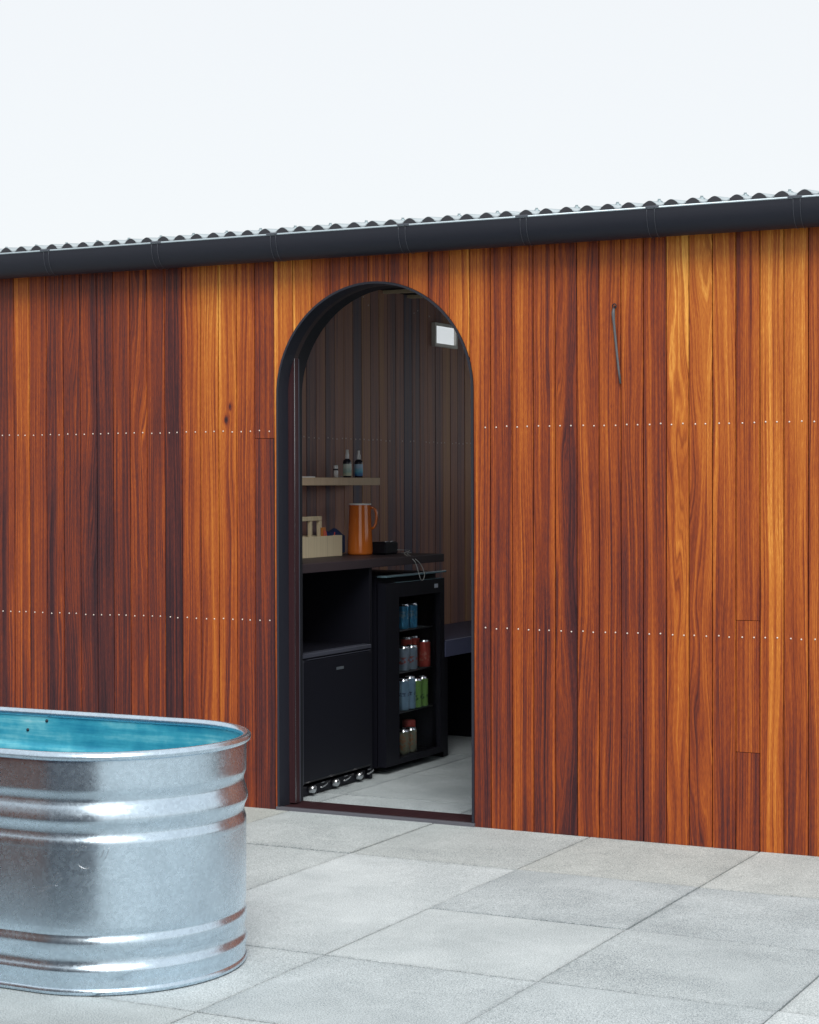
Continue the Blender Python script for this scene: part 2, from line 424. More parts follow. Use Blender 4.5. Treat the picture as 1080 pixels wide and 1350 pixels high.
for i in range(len(seams) - 1):
    a, b = seams[i] + GAP, seams[i + 1] - GAP
    k = i - nl
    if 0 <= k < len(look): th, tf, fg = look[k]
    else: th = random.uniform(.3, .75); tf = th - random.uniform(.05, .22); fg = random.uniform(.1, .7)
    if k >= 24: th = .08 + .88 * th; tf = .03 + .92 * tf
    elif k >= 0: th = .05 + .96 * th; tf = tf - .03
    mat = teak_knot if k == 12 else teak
    yo = random.uniform(-.0007, .0007)
    splits = [(-.002, TOP)]
    if k == 37: splits = [(-.002, .337), (.3385, .793), (.7945, TOP)]
    if k == 14: splits = [(-.002, 1.4455), (1.447, TOP)]
    for (z0, z1) in splits:
        g = G()
        if b <= XL or a >= XR:
            g.cbox(a, b, FY + yo, FY + .02, z0, z1, .0009)
        else:
            pts = []
            if a < XL:
                pts += [(a, z0), (XL, z0), (XL, ZS)]
                s0 = XL + .0004
            else:
                s0 = a
            s1 = min(b, XR - .0004)
            n = 8
            arc = [(s0 + (s1 - s0) * t / n, arc_z(s0 + (s1 - s0) * t / n)) for t in range(n + 1)]
            if b > XR:
                pts += arc + [(XR, ZS), (XR, z0), (b, z0), (b, z1), (a, z1)]
            else:
                pts += arc + [(b, z1), (a, z1)]
            g.prism(pts, FY + yo, FY + .02)
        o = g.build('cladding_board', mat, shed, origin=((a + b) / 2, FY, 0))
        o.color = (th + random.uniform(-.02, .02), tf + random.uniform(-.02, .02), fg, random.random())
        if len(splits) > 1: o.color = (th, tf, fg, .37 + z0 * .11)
    board_edges.append((a, b))
WL, WR = seams[0], seams[-1]
# wall core behind the boards, cut by the arch
g = G()
n = 40
g.box(WL, XL - .012, FY + .026, IN - .012, 0, 2.21); g.box(XR + .012, WR, FY + .026, IN - .012, 0, 2.21)
arc = [(CX - (AR + .012) * math.cos(math.pi * t / n), ZS + (AR + .012) * math.sin(math.pi * t / n)) for t in range(n + 1)]
g.prism(arc + [(XR + .012, 2.21), (XL - .012, 2.21)], FY + .026, IN - .012)
g.build('wall_core', backing, shed)
# nails: two to each board in two rows (many tiny heads, one mesh)
g = G()
for (a, b) in board_edges:
    for zz in (1.476, .7365):
        for fr in (.25, .75):
            x = a + (b - a) * fr + random.uniform(-.003, .003); z = zz + random.uniform(-.0022, .0022)
            if XL - .01 < x < XR + .01 and z < arc_z(min(max(x, XL), XR)) + .01: continue
            g.lathe([(.0001, -.0024), (.0022, -.0022), (.0031, -.0010), (.0033, .001)], (x, FY, z), 7, 'y')
g.build('nail_heads', nail_m, shed, kind='stuff')

# arched steel liner, reveal strips
def arch_strip(ro, ri, y0, y1, z0=.0, n=48):
    """band following the arch and both jambs between radii ro and ri"""
    g = G(); b = 0
    path = [(-1, z0)] + [(None, t) for t in range(n + 1)] + [(1, z0)]
    ring = []
    for q in path:
        if q[0] is None:
            a = math.pi * q[1] / n; c, s_ = -math.cos(a), math.sin(a)
            ring.append([(CX + c * r_, ZS + s_ * r_) for r_ in (ro, ri)])
        else:
            ring.append([(CX + q[0] * r_, q[1]) for r_ in (ro, ri)])
    for (po, pi_) in ring:
        g.v += [(po[0], y0, po[1]), (pi_[0], y0, pi_[1]), (pi_[0], y1, pi_[1]), (po[0], y1, po[1])]
    m_ = len(ring)
    for i in range(m_ - 1):
        for k in range(4):
            k2 = (k + 1) % 4
            g.quad([i * 4 + k2, i * 4 + k, (i + 1) * 4 + k, (i + 1) * 4 + k2], False)
    g.quad([0, 1, 2, 3]); g.quad([(m_ - 1) * 4 + k for k in (3, 2, 1, 0)])
    # smooth the curved runs
    return g
arch_strip(AR - .0005, AR - .0090, FY - .007, FY + .069).build('steel_arch_liner', steel, shed)
arch_strip(AR + .006, AR - .008, FY + .0695, FY + .100).build('reveal_strip', brownrev, shed)
arch_strip(AR + .006, AR - .008, FY + .1005, IN).build('reveal_board', black, shed)
for s in (-1, 1):
    xe = CX + s * (AR - .008); xi = CX + s * (AR - .036)
    x0, x1 = min(xe, xi), max(xe, xi)
    p = G().cbox(x0, x1, FY + .0705, FY + .105, .016, 1.765, .001).build('door_post', post_wood, shed, origin=((x0 + x1) / 2, FY + .08, 0))
    p.color = (.5, .45, .1, .4)
    e = xi - s * .0
    G().box(min(e, e - s * .0016), max(e, e - s * .0016), FY + .0700, FY + .0726, .018, 1.76).build('edge_strip', galv_edge, p)
    G().box(min(e, e - s * .0022), max(e, e - s * .0022), FY + .1035, FY + .1062, .018, 1.76).build('seal_strip', appliance2, p)
# threshold
th = G().cbox(XL + .011, XR - .011, FY + .012, IN - .01, -.012, .011, .002).build('threshold', post_wood, shed, origin=(CX, FY + .05, 0)); th.color = (.45, .45, .1, .8)
G().cbox(XL - .006, XR + .002, FY - .011, FY + .011, -.012, .0125, .0015).build('sill_plate', plain('worn_sill_steel', (.11, .11, .13), .5, .4), shed)

# ---- eaves: fascia, gutter with brackets, corrugated roof
G().box(WL - .05, WR + .05, FY - .012, FY + .03, 2.192, 2.245).build('fascia', backing, shed)
gu = G()
LIPY, LIPZ, GR = 6.29, 2.219, .056
yc = LIPY + GR
N = 18
def gut_ring(r_):
    out = []
    for t in range(N + 1):
        a = math.pi + math.pi * t / N
        out.append((yc + r_ * math.cos(a), LIPZ - .022 + r_ * 1.34 * math.sin(a)))
    return [(yc - r_, LIPZ - .004)] + out + [(yc + r_, LIPZ + .004)]
outer = gut_ring(GR); inner = gut_ring(GR - .003)[::-1]
rg_ = outer + inner
for X in (WL - .08, WR + .08):
    gu.v += [(X, y, z) for y, z in rg_]
m_ = len(rg_)
for k in range(m_):
    k2 = (k + 1) % m_
    gu.quad([k, k2, m_ + k2, m_ + k], 0 < k < m_ // 2 - 2)
gut = gu.build('gutter', gutter_m, shed, origin=(CX, yc, LIPZ))
G().tube([(WL - .08, LIPY + .001, LIPZ - .001), (WR + .08, LIPY + .001, LIPZ - .001)], .0036, 8).build('gutter_lip', lip_m, gut)
brx = [-4.872, -4.331, -3.8, -3.238, -2.764, -2.274, -1.774]
brx = [brx[0] - .52 * k for k in range(4, 0, -1)] + brx + [brx[-1] + .5]
for i, bx in enumerate(brx):
    g = G()
    for dx in ((-.014, .014) if i % 2 else (-.0, .024)):
        pth = []
        for t in range(13):
            a = math.pi + math.pi * .62 * t / 12
            pth.append((bx + dx, yc + (GR + .0022) * math.cos(a), LIPZ - .022 + (GR + .0022) * 1.34 * math.sin(a)))
        pth = [(bx + dx, LIPY - .002, LIPZ + .002)] + pth
        g.tube(pth, .0007, 6)
    g.cbox(bx - .018, bx + .030, LIPY - .005, LIPY + .012, LIPZ - .003, LIPZ + .0045, .001)
    g.build('gutter_bracket', bracket_m, gut)
#G().box(-3.79, -3.715, LIPY - .0045, LIPY + .008, LIPZ - .05, LIPZ + .0035).build('gutter_union', gutter_m, gut)
# corrugated sheets
PX, C0 = .07785, -1.7465         # pitch of the corrugations, x of one crest at the edge
SY0, SY1, SL = 6.325, 10.35, math.tan(R(5.5)); AMP = .0088; ZC = 2.2385
x = C0 - PX * 66; xend = C0 + PX * 12
sheet_pitches = 13
k = 0; first = True
def sheet(xa, npit, lift):
    g = G(); per = 14; nx = npit * per + 4; nys = 2
    for lay in (0, 1):
        for j in range(nys):
            yy = (SY0, SY1)[j]
            for i in range(nx + 1):
                xx = xa + PX * i / per
                zz = ZC + AMP * math.cos(2 * math.pi * (xx - C0) / PX) + SL * (yy - SY0) + lift - lay * .0045
                g.v.append((xx, yy, zz))
    def id_(lay, j, i): return (lay * nys + j) * (nx + 1) + i
    for i in range(nx):
        g.quad([id_(0, 0, i), id_(0, 0, i + 1), id_(0, 1, i + 1), id_(0, 1, i)], True)
        g.quad([id_(1, 0, i + 1), id_(1, 0, i), id_(1, 1, i), id_(1, 1, i + 1)], True)
        g.quad([id_(1, 0, i), id_(1, 0, i + 1), id_(0, 0, i + 1), id_(0, 0, i)])
    return g
roof = G().box(WL, WR, FY + .03, YB + .1, 2.20, 2.213).build('roof', backing, shed, origin=(CX, FY, 2.2))
nsh = 0
while x < xend - 1e-6:
    sheet(x, sheet_pitches, .0012 * (nsh % 2)).build('roof_sheet', roof_m, roof, origin=(x, SY0, ZC)); x += PX * sheet_pitches; nsh += 1
g = G()
for kk in range(-11, 66, 1):
    xx = C0 - PX * kk
    if kk % 2 != (1 if xx > -3.2 else 0): continue
    for yy in (6.425, 7.9):
        zz = ZC + AMP + SL * (yy - SY0)
        g.lathe([(.0095, 0), (.0100, .003), (.0055, .0045), (.0055, .010), (.0001, .0105)], (xx, yy, zz - .001), 8)
        g.lathe([(.0130, -.004), (.0130, .0012), (.0001, .0016)], (xx, yy, zz - .001), 8)
g.build('roof_screws', plain('roof_screw', (.26, .33, .36), .4, .5), roof, kind='stuff')
# dark domes stand in for the shade inside the hollow crest ends
g = G(); per = 10
for kk in range(-11, 66):
    xc_ = C0 - PX * kk
    pts = []
    for t in range(per + 1):
        xx = xc_ - PX * .30 + PX * .60 * t / per
        pts.append((xx, ZC - .0006 + AMP * math.cos(2 * math.pi * (xx - C0) / PX)))
    g.prism([(pts[0][0], ZC - AMP - .004), (pts[-1][0], ZC - AMP - .004)] + pts[::-1], SY0 - .0012, SY0 - .0002)
    g.prism([(pts[0][0], ZC - AMP - .004), (pts[-1][0], ZC - AMP - .004)] + [(a_, b_ - .006) for a_, b_ in pts[::-1]], SY0 - .0001, SY0 + .03)
g.build('crest_shade', crest_shade_m, roof, kind='stuff')

# ---- inside: walls, lining boards, rafters
seamsY = [6.60 + .0871 * k for k in range(0, 38)]
interior = shed
toneset = {}
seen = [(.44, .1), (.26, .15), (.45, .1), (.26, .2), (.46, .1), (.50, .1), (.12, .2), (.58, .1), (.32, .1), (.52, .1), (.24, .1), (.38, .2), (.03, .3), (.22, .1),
        (.46, .1), (.42, .1), (.32, .1), (.60, .1), (.48, .1), (.36, .1), (.66, .1), (.80, .1)]  # light falling on the last two boards is put into their tone
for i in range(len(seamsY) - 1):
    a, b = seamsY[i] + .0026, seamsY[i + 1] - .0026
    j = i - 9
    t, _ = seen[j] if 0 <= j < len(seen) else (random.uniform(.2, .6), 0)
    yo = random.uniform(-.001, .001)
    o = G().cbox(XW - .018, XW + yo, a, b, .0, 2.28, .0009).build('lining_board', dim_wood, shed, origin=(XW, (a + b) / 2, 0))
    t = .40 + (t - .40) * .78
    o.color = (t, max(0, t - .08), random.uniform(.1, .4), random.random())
g = G()
for (a, b) in zip(seamsY[:-1], seamsY[1:]):
    for fr in (.22, .75):
        y = a + (b - a) * fr
        for zz in (1.478, 2.13):
            if random.random() < (.12 if zz < 2 else .72): continue
            g.lathe([(.0001, .002), (.0034, .0016), (.0044, -.001)], (XW, y + random.uniform(-.004, .004), zz + random.uniform(-.003, .003) + (.02 if zz > 2 else 0) * random.uniform(-1, 1)), 6, 'x')
g.build('lining_nails', nail_m, shed, kind='stuff')
G().box(XW - .12, XW - .022, IN - .012, YB, -.01, 2.205).build('side_wall', backing, shed)
gb = G(); WX0, WX1, WZ0, WZ1 = -4.05, -1.15, 1.3, 2.12
gb.box(XW - .12, WX0, YB, YB + .12, -.01, 2.205); gb.box(WX1, XE + .12, YB, YB + .12, -.01, 2.205)
gb.box(WX0, WX1, YB, YB + .12, -.01, WZ0); gb.box(WX0, WX1, YB, YB + .12, WZ1, 2.205)
gb.build('back_wall', plain('dark_back_wall', (.09, .065, .055), .7), shed)
wf = G(); t4 = .045
wf.box(WX0 + .001, WX1 - .001, YB + .03, YB + .075, WZ0 + .001, WZ0 + t4); wf.box(WX0 + .001, WX1 - .001, YB + .03, YB + .075, WZ1 - t4, WZ1 - .001)
for x_ in (WX0 + .001, (WX0 + WX1) / 2 - .02, WX1 - t4): wf.box(x_, x_ + t4 - .001, YB + .031, YB + .074, WZ0 + t4, WZ1 - t4)
wf.build('added_back_window', steel, shed)  # unseen window, added to let more sky light onto the left wall
ge = G(); EY0, EY1, EZ0, EZ1 = 6.85, 9.0, 1.12, 2.12
ge.box(XE, XE + .12, IN - .012, EY0, -.01, 2.205); ge.box(XE, XE + .12, EY1, YB - .001, -.01, 2.205)
ge.box(XE, XE + .12, EY0, EY1, -.01, EZ0); ge.box(XE, XE + .12, EY0, EY1, EZ1, 2.205)
wf = G(); wf.box(XE + .03, XE + .075, EY0 + .001, EY1 - .001, EZ0 + .001, EZ0 + .045); wf.box(XE + .03, XE + .075, EY0 + .001, EY1 - .001, EZ1 - .045, EZ1 - .001)
for y_ in (EY0 + .001, (EY0 + EY1) / 2, EY1 - .046): wf.box(XE + .031, XE + .074, y_, y_ + .045, EZ0 + .045, EZ1 - .045)
wf.build('added_side_window', steel, shed)  # unseen window, added to brighten the shelf and worktop from the right
ge.build('end_wall', plain('dark_end_wall', (.09, .06, .045), .7), shed)
for s0, s1 in ((XW, XL - .02), (XR + .02, XE)):
    G().box(s0, s1, IN - .0115, IN - .001, 0.002, 2.199).build('inner_lining', plain('inner_lining', (.07, .045, .035), .7), shed)
pts = [(CX - (AR + .02) * math.cos(math.pi * t / 24), ZS + (AR + .02) * math.sin(math.pi * t / 24)) for t in range(25)]
G().prism(pts + [(XR + .02, 2.199), (XL - .02, 2.199)], IN - .0115, IN - .001).build('inner_lining', plain('inner_lining_arch', (.07, .045, .035), .7), shed)
for k, y in enumerate([6.85, 7.25, 7.72, 8.20, 8.46, 8.95, 9.4]):
    o = G().cbox(XW + .003, XE - .02, y, y + .045, 2.205 - .06 if False else 2.150 + .035, 2.1995, .001).build('ceiling_batten', pale_wood, shed, origin=(XW, y, 2.2))
    o.color = (.5, .5, .1, random.random())

# ================================================================ things on and by the building
# hanging strap on the boards
st = thing('hanging_strap', 'dark grey rubber strap hanging from a screw eye on the boards right of the doorway', 'strap', (-2.455, FY - .02, 1.6))
G().tube([(-2.4565 + .007 * math.cos(a), FY - .010, 1.897 + .008 * math.sin(a)) for a in [2 * math.pi * t / 14 for t in range(15)]], .0022, 6).build('screw_eye', steel, st)
G().tube([(-2.456, FY + .002, 1.897), (-2.456, FY - .012, 1.897)], .0022, 6).build('screw', steel, st)
pA = [(-2.4585, 1.889), (-2.4605, 1.872), (-2.4590, 1.845), (-2.4535, 1.79), (-2.4475, 1.73), (-2.441, 1.67), (-2.4345, 1.622)]
G().tube([(x_, FY - .011 + .0006 * i, z_) for i, (x_, z_) in enumerate(pA)], [.004, .0068, .0052, .0046, .0045, .0042, .0036], 8).build('strap', plain('grey_rubber', (.075, .08, .09), .55), st)

# ---------------------------------------------------------------- stock tank
tank = thing('stock_tank', 'large oval galvanised steel stock tank with ribbed sides and a teal inside, on the paving', 'tank', (-3.55, 4.185, .002))
TX1, TX0, TY = -3.006, -4.10, 4.185
BULGE = .93
def oval(rad, n=28, bulge=BULGE):
    out = []
    for t in range(n + 1):
        a = -math.pi / 2 + math.pi * t / n
        out.append((TX1 + rad * math.cos(a) * bulge, TY + rad * math.sin(a), a))
    for t in range(n + 1):
        a = math.pi / 2 + math.pi * t / n
        out.append((TX0 + rad * math.cos(a) * bulge, TY + rad * math.sin(a), a))
    return out
def oval_shell(g, prof, n=28, flip=False):
    """prof: (radius, z) swept round the oval, extra points along the straights"""
    b = len(g.v); rings = []
    base = oval(1, n)
    m = len(prof)
    # parameters: list of (cx, angle)
    par = []
    for t in range(n + 1): par.append((TX1, -math.pi / 2 + math.pi * t / n))
    for t in range(1, 8): par.append((TX1 + (TX0 - TX1) * t / 8, math.pi / 2))
    for t in range(n + 1): par.append((TX0, math.pi / 2 + math.pi * t / n))
    for t in range(1, 8): par.append((TX0 + (TX1 - TX0) * t / 8, -math.pi / 2 + 2 * math.pi))
    K = len(par)
    for cx_, a in par:
        for r_, z in prof:
            g.v.append((cx_ + r_ * math.cos(a) * BULGE, TY + r_ * math.sin(a), z))
    for i in range(K):
        i2 = (i + 1) % K
        for j in range(m - 1):
            q = [b + i * m + j, b + i2 * m + j, b + i2 * m + j + 1, b + i * m + j + 1]
            g.quad(q[::-1] if flip else q, True)
    return g
keys = [(.016, .352), (.030, .3525), (.040, .3535), (.055, .3590), (.064, .3600), (.078, .3500), (.090, .3475), (.100, .3500), (.112, .3555), (.126, .3585), (.135, .3575),
        (.149, .3500), (.156, .3520), (.170, .3550), (.27, .3565), (.362, .3565), (.372, .3570), (.382, .3560), (.396, .3490), (.405, .3475), (.418, .3525),
        (.432, .3625), (.444, .3630), (.462, .3560), (.480, .3475), (.488, .3470), (.496, .3500), (.508, .3565), (.518, .3580), (.560, .3585), (.590, .3590)]
# Catmull-Rom refine
def refine(K, n=4):
    out = []
    for i in range(len(K) - 1):
        p0 = K[max(i - 1, 0)]; p1 = K[i]; p2 = K[i + 1]; p3 = K[min(i + 2, len(K) - 1)]
        for t in range(n):
            u = t / n; zz = p1[0] + (p2[0] - p1[0]) * u
            r_ = .5 * ((2 * p1[1]) + (-p0[1] + p2[1]) * u + (2 * p0[1] - 5 * p1[1] + 4 * p2[1] - p3[1]) * u * u + (-p0[1] + 3 * p1[1] - 3 * p2[1] + p3[1]) * u ** 3)
            out.append((r_, zz))
    out.append((K[-1][1], K[-1][0])); return out
prof = refine([(z, .3560 + (r_ - .3560) * .66) for z, r_ in keys])
oval_shell(G(), prof, 40).build('tank_wall', galv, tank)
oval_shell(G(), [(r_ - .0022, z) for r_, z in prof], 32, True).build('tank_lining', teal, tank)
rim = [(.3595 + .0115 * math.cos(a), .5965 + .0115 * math.sin(a)) for a in [2 * math.pi * t / 12 for t in range(13)]]
oval_shell(G(), rim, 40).build('rolled_rim', galv, tank)
bead = [(.3500 + .0075 * math.cos(a), .0105 + .0095 * math.sin(a)) for a in [2 * math.pi * t / 10 for t in range(11)]]
oval_shell(G(), bead, 40).build('bottom_seam', galv, tank)
g = G(); ov = oval(.346, 20)
g.v = [(x_, y_, .030) for x_, y_, a in ov]; g.quad(range(len(ov)))
g.v += [(x_, y_, .016) for x_, y_, a in ov]; g.quad(list(range(len(ov), 2 * len(ov)))[::-1])
g.build('tank_floor', teal, tank)
# drips of weld and a rivet on the far inside wall
g = G()
for x_, z in ((-3.515, .575), (-3.585, .545)):
    g.lathe([(.0001, -.004), (.004, -.003), (.005, 0)], (x_, TY + .3545, z), 8, 'y')
g.build('rivets', steel, tank, kind='stuff')
# scuffs and scratches on the near side
g = G(); rs = random.Random(4)
def skin(x_, z_):
    rad_z = min(prof, key=lambda q: abs(q[1] - z_))[0] + .0003
    if x_ <= TX1: return (x_, TY - rad_z, z_)
    u_ = min(.999, (x_ - TX1) / (BULGE * rad_z)); return (x_, TY - rad_z * math.sqrt(1 - u_ * u_), z_)
for (xa, za, dx, dz, cv) in [(-2.905, .352, .030, .024, .004), (-2.898, .349, .030, .026, .005), (-2.912, .344, .022, .022, .003), (-2.835, .338, .014, .034, -.008), (-2.842, .345, .012, .028, -.007),
                             (-2.890, .330, .028, -.008, -.006), (-2.96, .285, .022, .022, .002), (-2.955, .278, .024, .024, .002), (-2.949, .272, .020, .020, .002), (-2.99, .262, .05, .012, .004), (-3.0, .255, .04, .014, -.003)]:
    g.tube([skin(xa + dx * t / 6, za + dz * t / 6 + cv * math.sin(math.pi * t / 6)) for t in range(7)], [.0002, .0005, .0007, .0007, .0006, .0005, .0002], 5)
g.build('scratches', galv_edge, tank, kind='stuff')

# ---------------------------------------------------------------- counter and appliances against the left-hand inside wall
XF = -3.88
ct = thing('counter', 'dark wooden worktop along the left inside wall, above the two black fridges', 'counter', ((XW + XF) / 2, 7.28, 0))
G().cbox(XW + .003, XF + .004, IN + .004, 7.945, .910, .9465, .002).build('worktop', counter_m, ct)
G().cbox(XW + .004, XF - .02, 7.262, 7.285, .002, .909, .001).build('side_panel', appliance, ct)
G().cbox(XW + .004, XW + .03, IN + .006, 7.26, .82, .909, .001).build('wall_batten', appliance, ct)

def small_chrome(parent, y, z):
    g = G(); g.lathe([(.0001, .016), (.016, .014), (.024, .006), (.026, 0), (.020, -.004)], (XF - .006, y, z), 16, 'x')
    g.build('foot_cap', galv_edge, parent)
f1 = thing('mini_fridge', 'low black fridge with a solid door, nearest the doorway below the worktop', 'fridge', (-4.08, 6.945, 0))
G().cbox(XW + .03, XF - .052, 6.650, 7.250, .045, .585, .004).build('cabinet', appliance, f1)
G().cbox(XF - .050, XF, 6.652, 7.248, .060, .562, .010).build('door', appliance, f1)
G().cbox(XF - .049, XF - .004, 6.652, 7.248, .566, .583, .002).build('top_trim', appliance2, f1)
G().box(XF - .010, XF + .0012, 6.700, 7.235, .5585, .5600).build('door_edge_line', appliance2, f1)
G().box(XF - .0005, XF + .0014, 6.935, 6.995, .500, .511).build('badge', plain('badge_silver', (.30, .36, .42), .3, .8), f1)
G().cbox(XF - .048, XF + .002, 6.6515 - .004, 6.6515 + .010, .060, .562, .002).build('door_edge', appliance2, f1)
G().cbox(XF - .080, XF - .030, 6.66, 7.24, .006, .044, .002).build('plinth', appliance, f1)
for y in (6.785, 6.980, 7.185):
    g = G()
    # each foot: a short polished cap and a curved glide beside it
    g.lathe([(.0001, .010), (.012, .009), (.017, .004), (.017, -.014)], (XF - .012, y - .025, .030), 14, 'x')
    g.tube([(XF + .002, y + .012 + .06 * t / 8, .033 + .012 * (t / 8) ** 2) for t in range(9)], [.002] + [.0042] * 7 + [.002], 7)
    g.tube([(XF + .000, y + .020 + .03 * t / 4, .050) for t in range(5)], .0016, 6)
    g.build('foot', galv_edge, f1)

f2 = thing('glass_door_fridge', 'black drinks fridge with a glass door showing cans, under the far worktop end', 'fridge', (-4.09, 7.66, 0))
Ya, Yb, Zt = 7.372, 7.955, .866
g = G()
g.box(XW + .02, XF - .045, Ya, Ya + .022, .03, Zt); g.box(XW + .02, XF - .045, Yb - .022, Yb, .03, Zt)
g.box(XW + .02, XW + .04, Ya + .0225, Yb - .0225, .03, Zt)
g.box(XW + .0405, XF - .045, Ya + .0225, Yb - .0225, .03, .050); g.box(XW + .0405, XF - .045, Ya + .0225, Yb - .0225, Zt - .08, Zt)
g.build('cabinet', appliance, f2)
g = G()
g.box(XF - .040, XF, Ya + .002, 7.500, .035, Zt - .03); g.box(XF - .040, XF, Yb - .045, Yb - .002, .035, Zt - .03)
g.box(XF - .040, XF, 7.5005, Yb - .0455, .035, .060); g.box(XF - .040, XF, 7.5005, Yb - .0455, .770, Zt - .03)
dr = g.build('door', appliance, f2)
G().box(XF - .024, XF - .020, 7.502, Yb - .047, .061, .769).build('glass_pane', glass_dark, dr)
G().box(XF - .003, XF + .0014, 7.850, 7.885, .794, .812).build('badge', plain('badge_white', (.55, .60, .72), .3, .3), dr)
tr = plain('blue_grey_trim', (.20, .32, .38), .25, .5)
G().cbox(XF - .042, XF + .006, Ya, Yb + .01, .8605, .8685, .001).build('top_edge', tr, f2)
G().box(XF - .01, XF + .0016, 7.47, 7.945, .8345, .8365).build('door_line', tr, f2)
for z in (.612, .424, .246):
    g = G()
    for y in [7.51 + .4 * t / 1 for t in (0, 1)]:
        pass
    g.tube([(XF - .05, 7.40, z), (XF - .05, Yb - .028, z)], .0028, 6)
    for t in range(26):
        y = 7.40 + .021 * t
        g.tube([(XF - .05, y, z), (XW + .045, y, z)], .0014, 5)
    g.build('wire_shelf', plain('wire_shelf', (.10, .11, .12), .35, .6), f2)

def can_mat(name, c1, c2, band):
    m = M(name); tc = m.n('ShaderNodeTexCoord').outputs['Object']; sp = m.n('ShaderNodeSeparateXYZ'); m.l(tc, sp.inputs[0])
    z = sp.outputs[2]; n = m.noise(tc, 55, 3, .6)
    f = m.ramp(z, [(0, 0.0), (max(0, band[0] - .001), 0.0), (band[0], 1.0), (band[1], 1.0), (min(1, band[1] + .001), 0.0)])
    blot = m.ramp(n, [(.47, 0.0), (.56, 1.0)])
    c = m.mix(m.math('MULTIPLY', f, blot), c1, c2)
    m.base(c, .32, .25); return m.m
cm = {'blue': can_mat('blue_can_print', (.06, .27, .47), (.20, .36, .46), (.045, .078)),
      'grey': can_mat('grey_can_print', (.24, .31, .38), (.34, .10, .09), (.03, .06)),
      'red': can_mat('red_can_print', (.52, .075, .055), (.60, .2, .14), (.03, .07)),
      'sky': can_mat('pale_blue_can_print', (.23, .37, .50), (.05, .08, .14), (.066, .078)),
      'green': can_mat('green_can_print', (.22, .43, .10), (.06, .14, .05), (.025, .055)),
      'buff': can_mat('buff_can_print', (.24, .25, .17), (.34, .16, .08), (.02, .09))}
alum = plain('can_aluminium', (.75, .76, .78), .22, 1)
def make_can(x_, y_, z_, h, mat, label, rad=.0265, group=None):
    t = thing('drink_can', label, 'can', (x_, y_, z_), group)
    G().lathe([(rad * .8, .001), (rad, .006), (rad, h - .010)], (x_, y_, z_), 20).build('can_body', mat, t)
    G().lathe([(rad, h - .010), (rad * .86, h - .002), (rad * .86, h), (rad * .80, h), (rad * .78, h - .003), (.0001, h - .003)], (x_, y_, z_), 20).build('can_lid', alum, t)
    G().lathe([(.0001, .003), (rad * .75, .002), (rad * .8, .001)], (x_, y_, z_), 20).build('can_base', alum, t)
    return t
CXX = -3.955
def ypx(px, X=CXX):                  # place along the shelf
    d = F + rr * ((px - 540) / 2535.27)
    return d.y * (X / d.x)
make_can(CXX, ypx(531), .6155, .113, cm['blue'], 'left one of the two blue cans on the top shelf of the glass door fridge')
make_can(CXX, ypx(542), .6155, .113, cm['blue'], 'right one of the two blue cans on the top shelf of the glass door fridge')
make_can(CXX, ypx(531.5), .4275, .110, cm['grey'], 'left grey can in front on the second shelf of the glass door fridge')
make_can(CXX, ypx(542), .4275, .110, cm['grey'], 'right grey can in front on the second shelf, left of the red can')
make_can(CXX, ypx(558.5), .4275, .125, cm['red'], 'bright red can standing alone at the right of the second shelf', .029)
make_can(CXX - .056, ypx(535, CXX - .056), .4275, .140, cm['red'], 'tall red can behind the grey cans on the second shelf, left one')
make_can(CXX - .056, ypx(545, CXX - .056), .4275, .140, cm['red'], 'tall red can behind the grey cans on the second shelf, nearer the lone red can')
make_can(CXX, ypx(531), .2495, .142, cm['sky'], 'leftmost pale blue can on the third shelf of the glass door fridge')
make_can(CXX, ypx(539.5), .2495, .148, cm['sky'], 'pale blue can beside the green cans on the third shelf')
make_can(CXX, ypx(548), .2495, .132, cm['green'], 'green can touching the pale blue ones on the third shelf')
make_can(CXX, ypx(556), .2495, .136, cm['green'], 'rightmost green can on the third shelf of the glass door fridge')
make_can(CXX, ypx(531), .0515, .112, cm['buff'], 'left buff can on the bottom of the glass door fridge')
make_can(CXX, ypx(541), .0515, .112, cm['buff'], 'right buff can on the bottom of the glass door fridge')
# red topped jar behind the buff cans
jr = thing('red_tub', 'round red lidded tub behind the buff cans at the bottom of the glass door fridge', 'tub', (CXX - .06, ypx(538, CXX - .06), .0515))
o3 = jr['_wo']
G().lathe([(.0001, .001), (.028, .001), (.030, .105)], o3, 20).build('tub_body', white_p, jr)
G().lathe([(.0315, .100), (.0315, .128), (.028, .134), (.0001, .134)], o3, 20).build('tub_lid', cm['red'], jr)

# low bench beyond the fridges
bn = thing('bench', 'low dark bench with a slate blue top beyond the fridges', 'bench', (-4.1, 8.7, 0))
slate = plain('slate_blue_board', (.075, .085, .16), .5)
G().cbox(XW + .003, XF, 7.966, 9.45, .468, .545, .002).build('bench_top', slate, bn)
for y in (8.0, 8.7, 9.38):
    G().cbox(XW + .01, XF - .03, y, y + .05, .001, .4675, .001).build('bench_leg', appliance, bn)

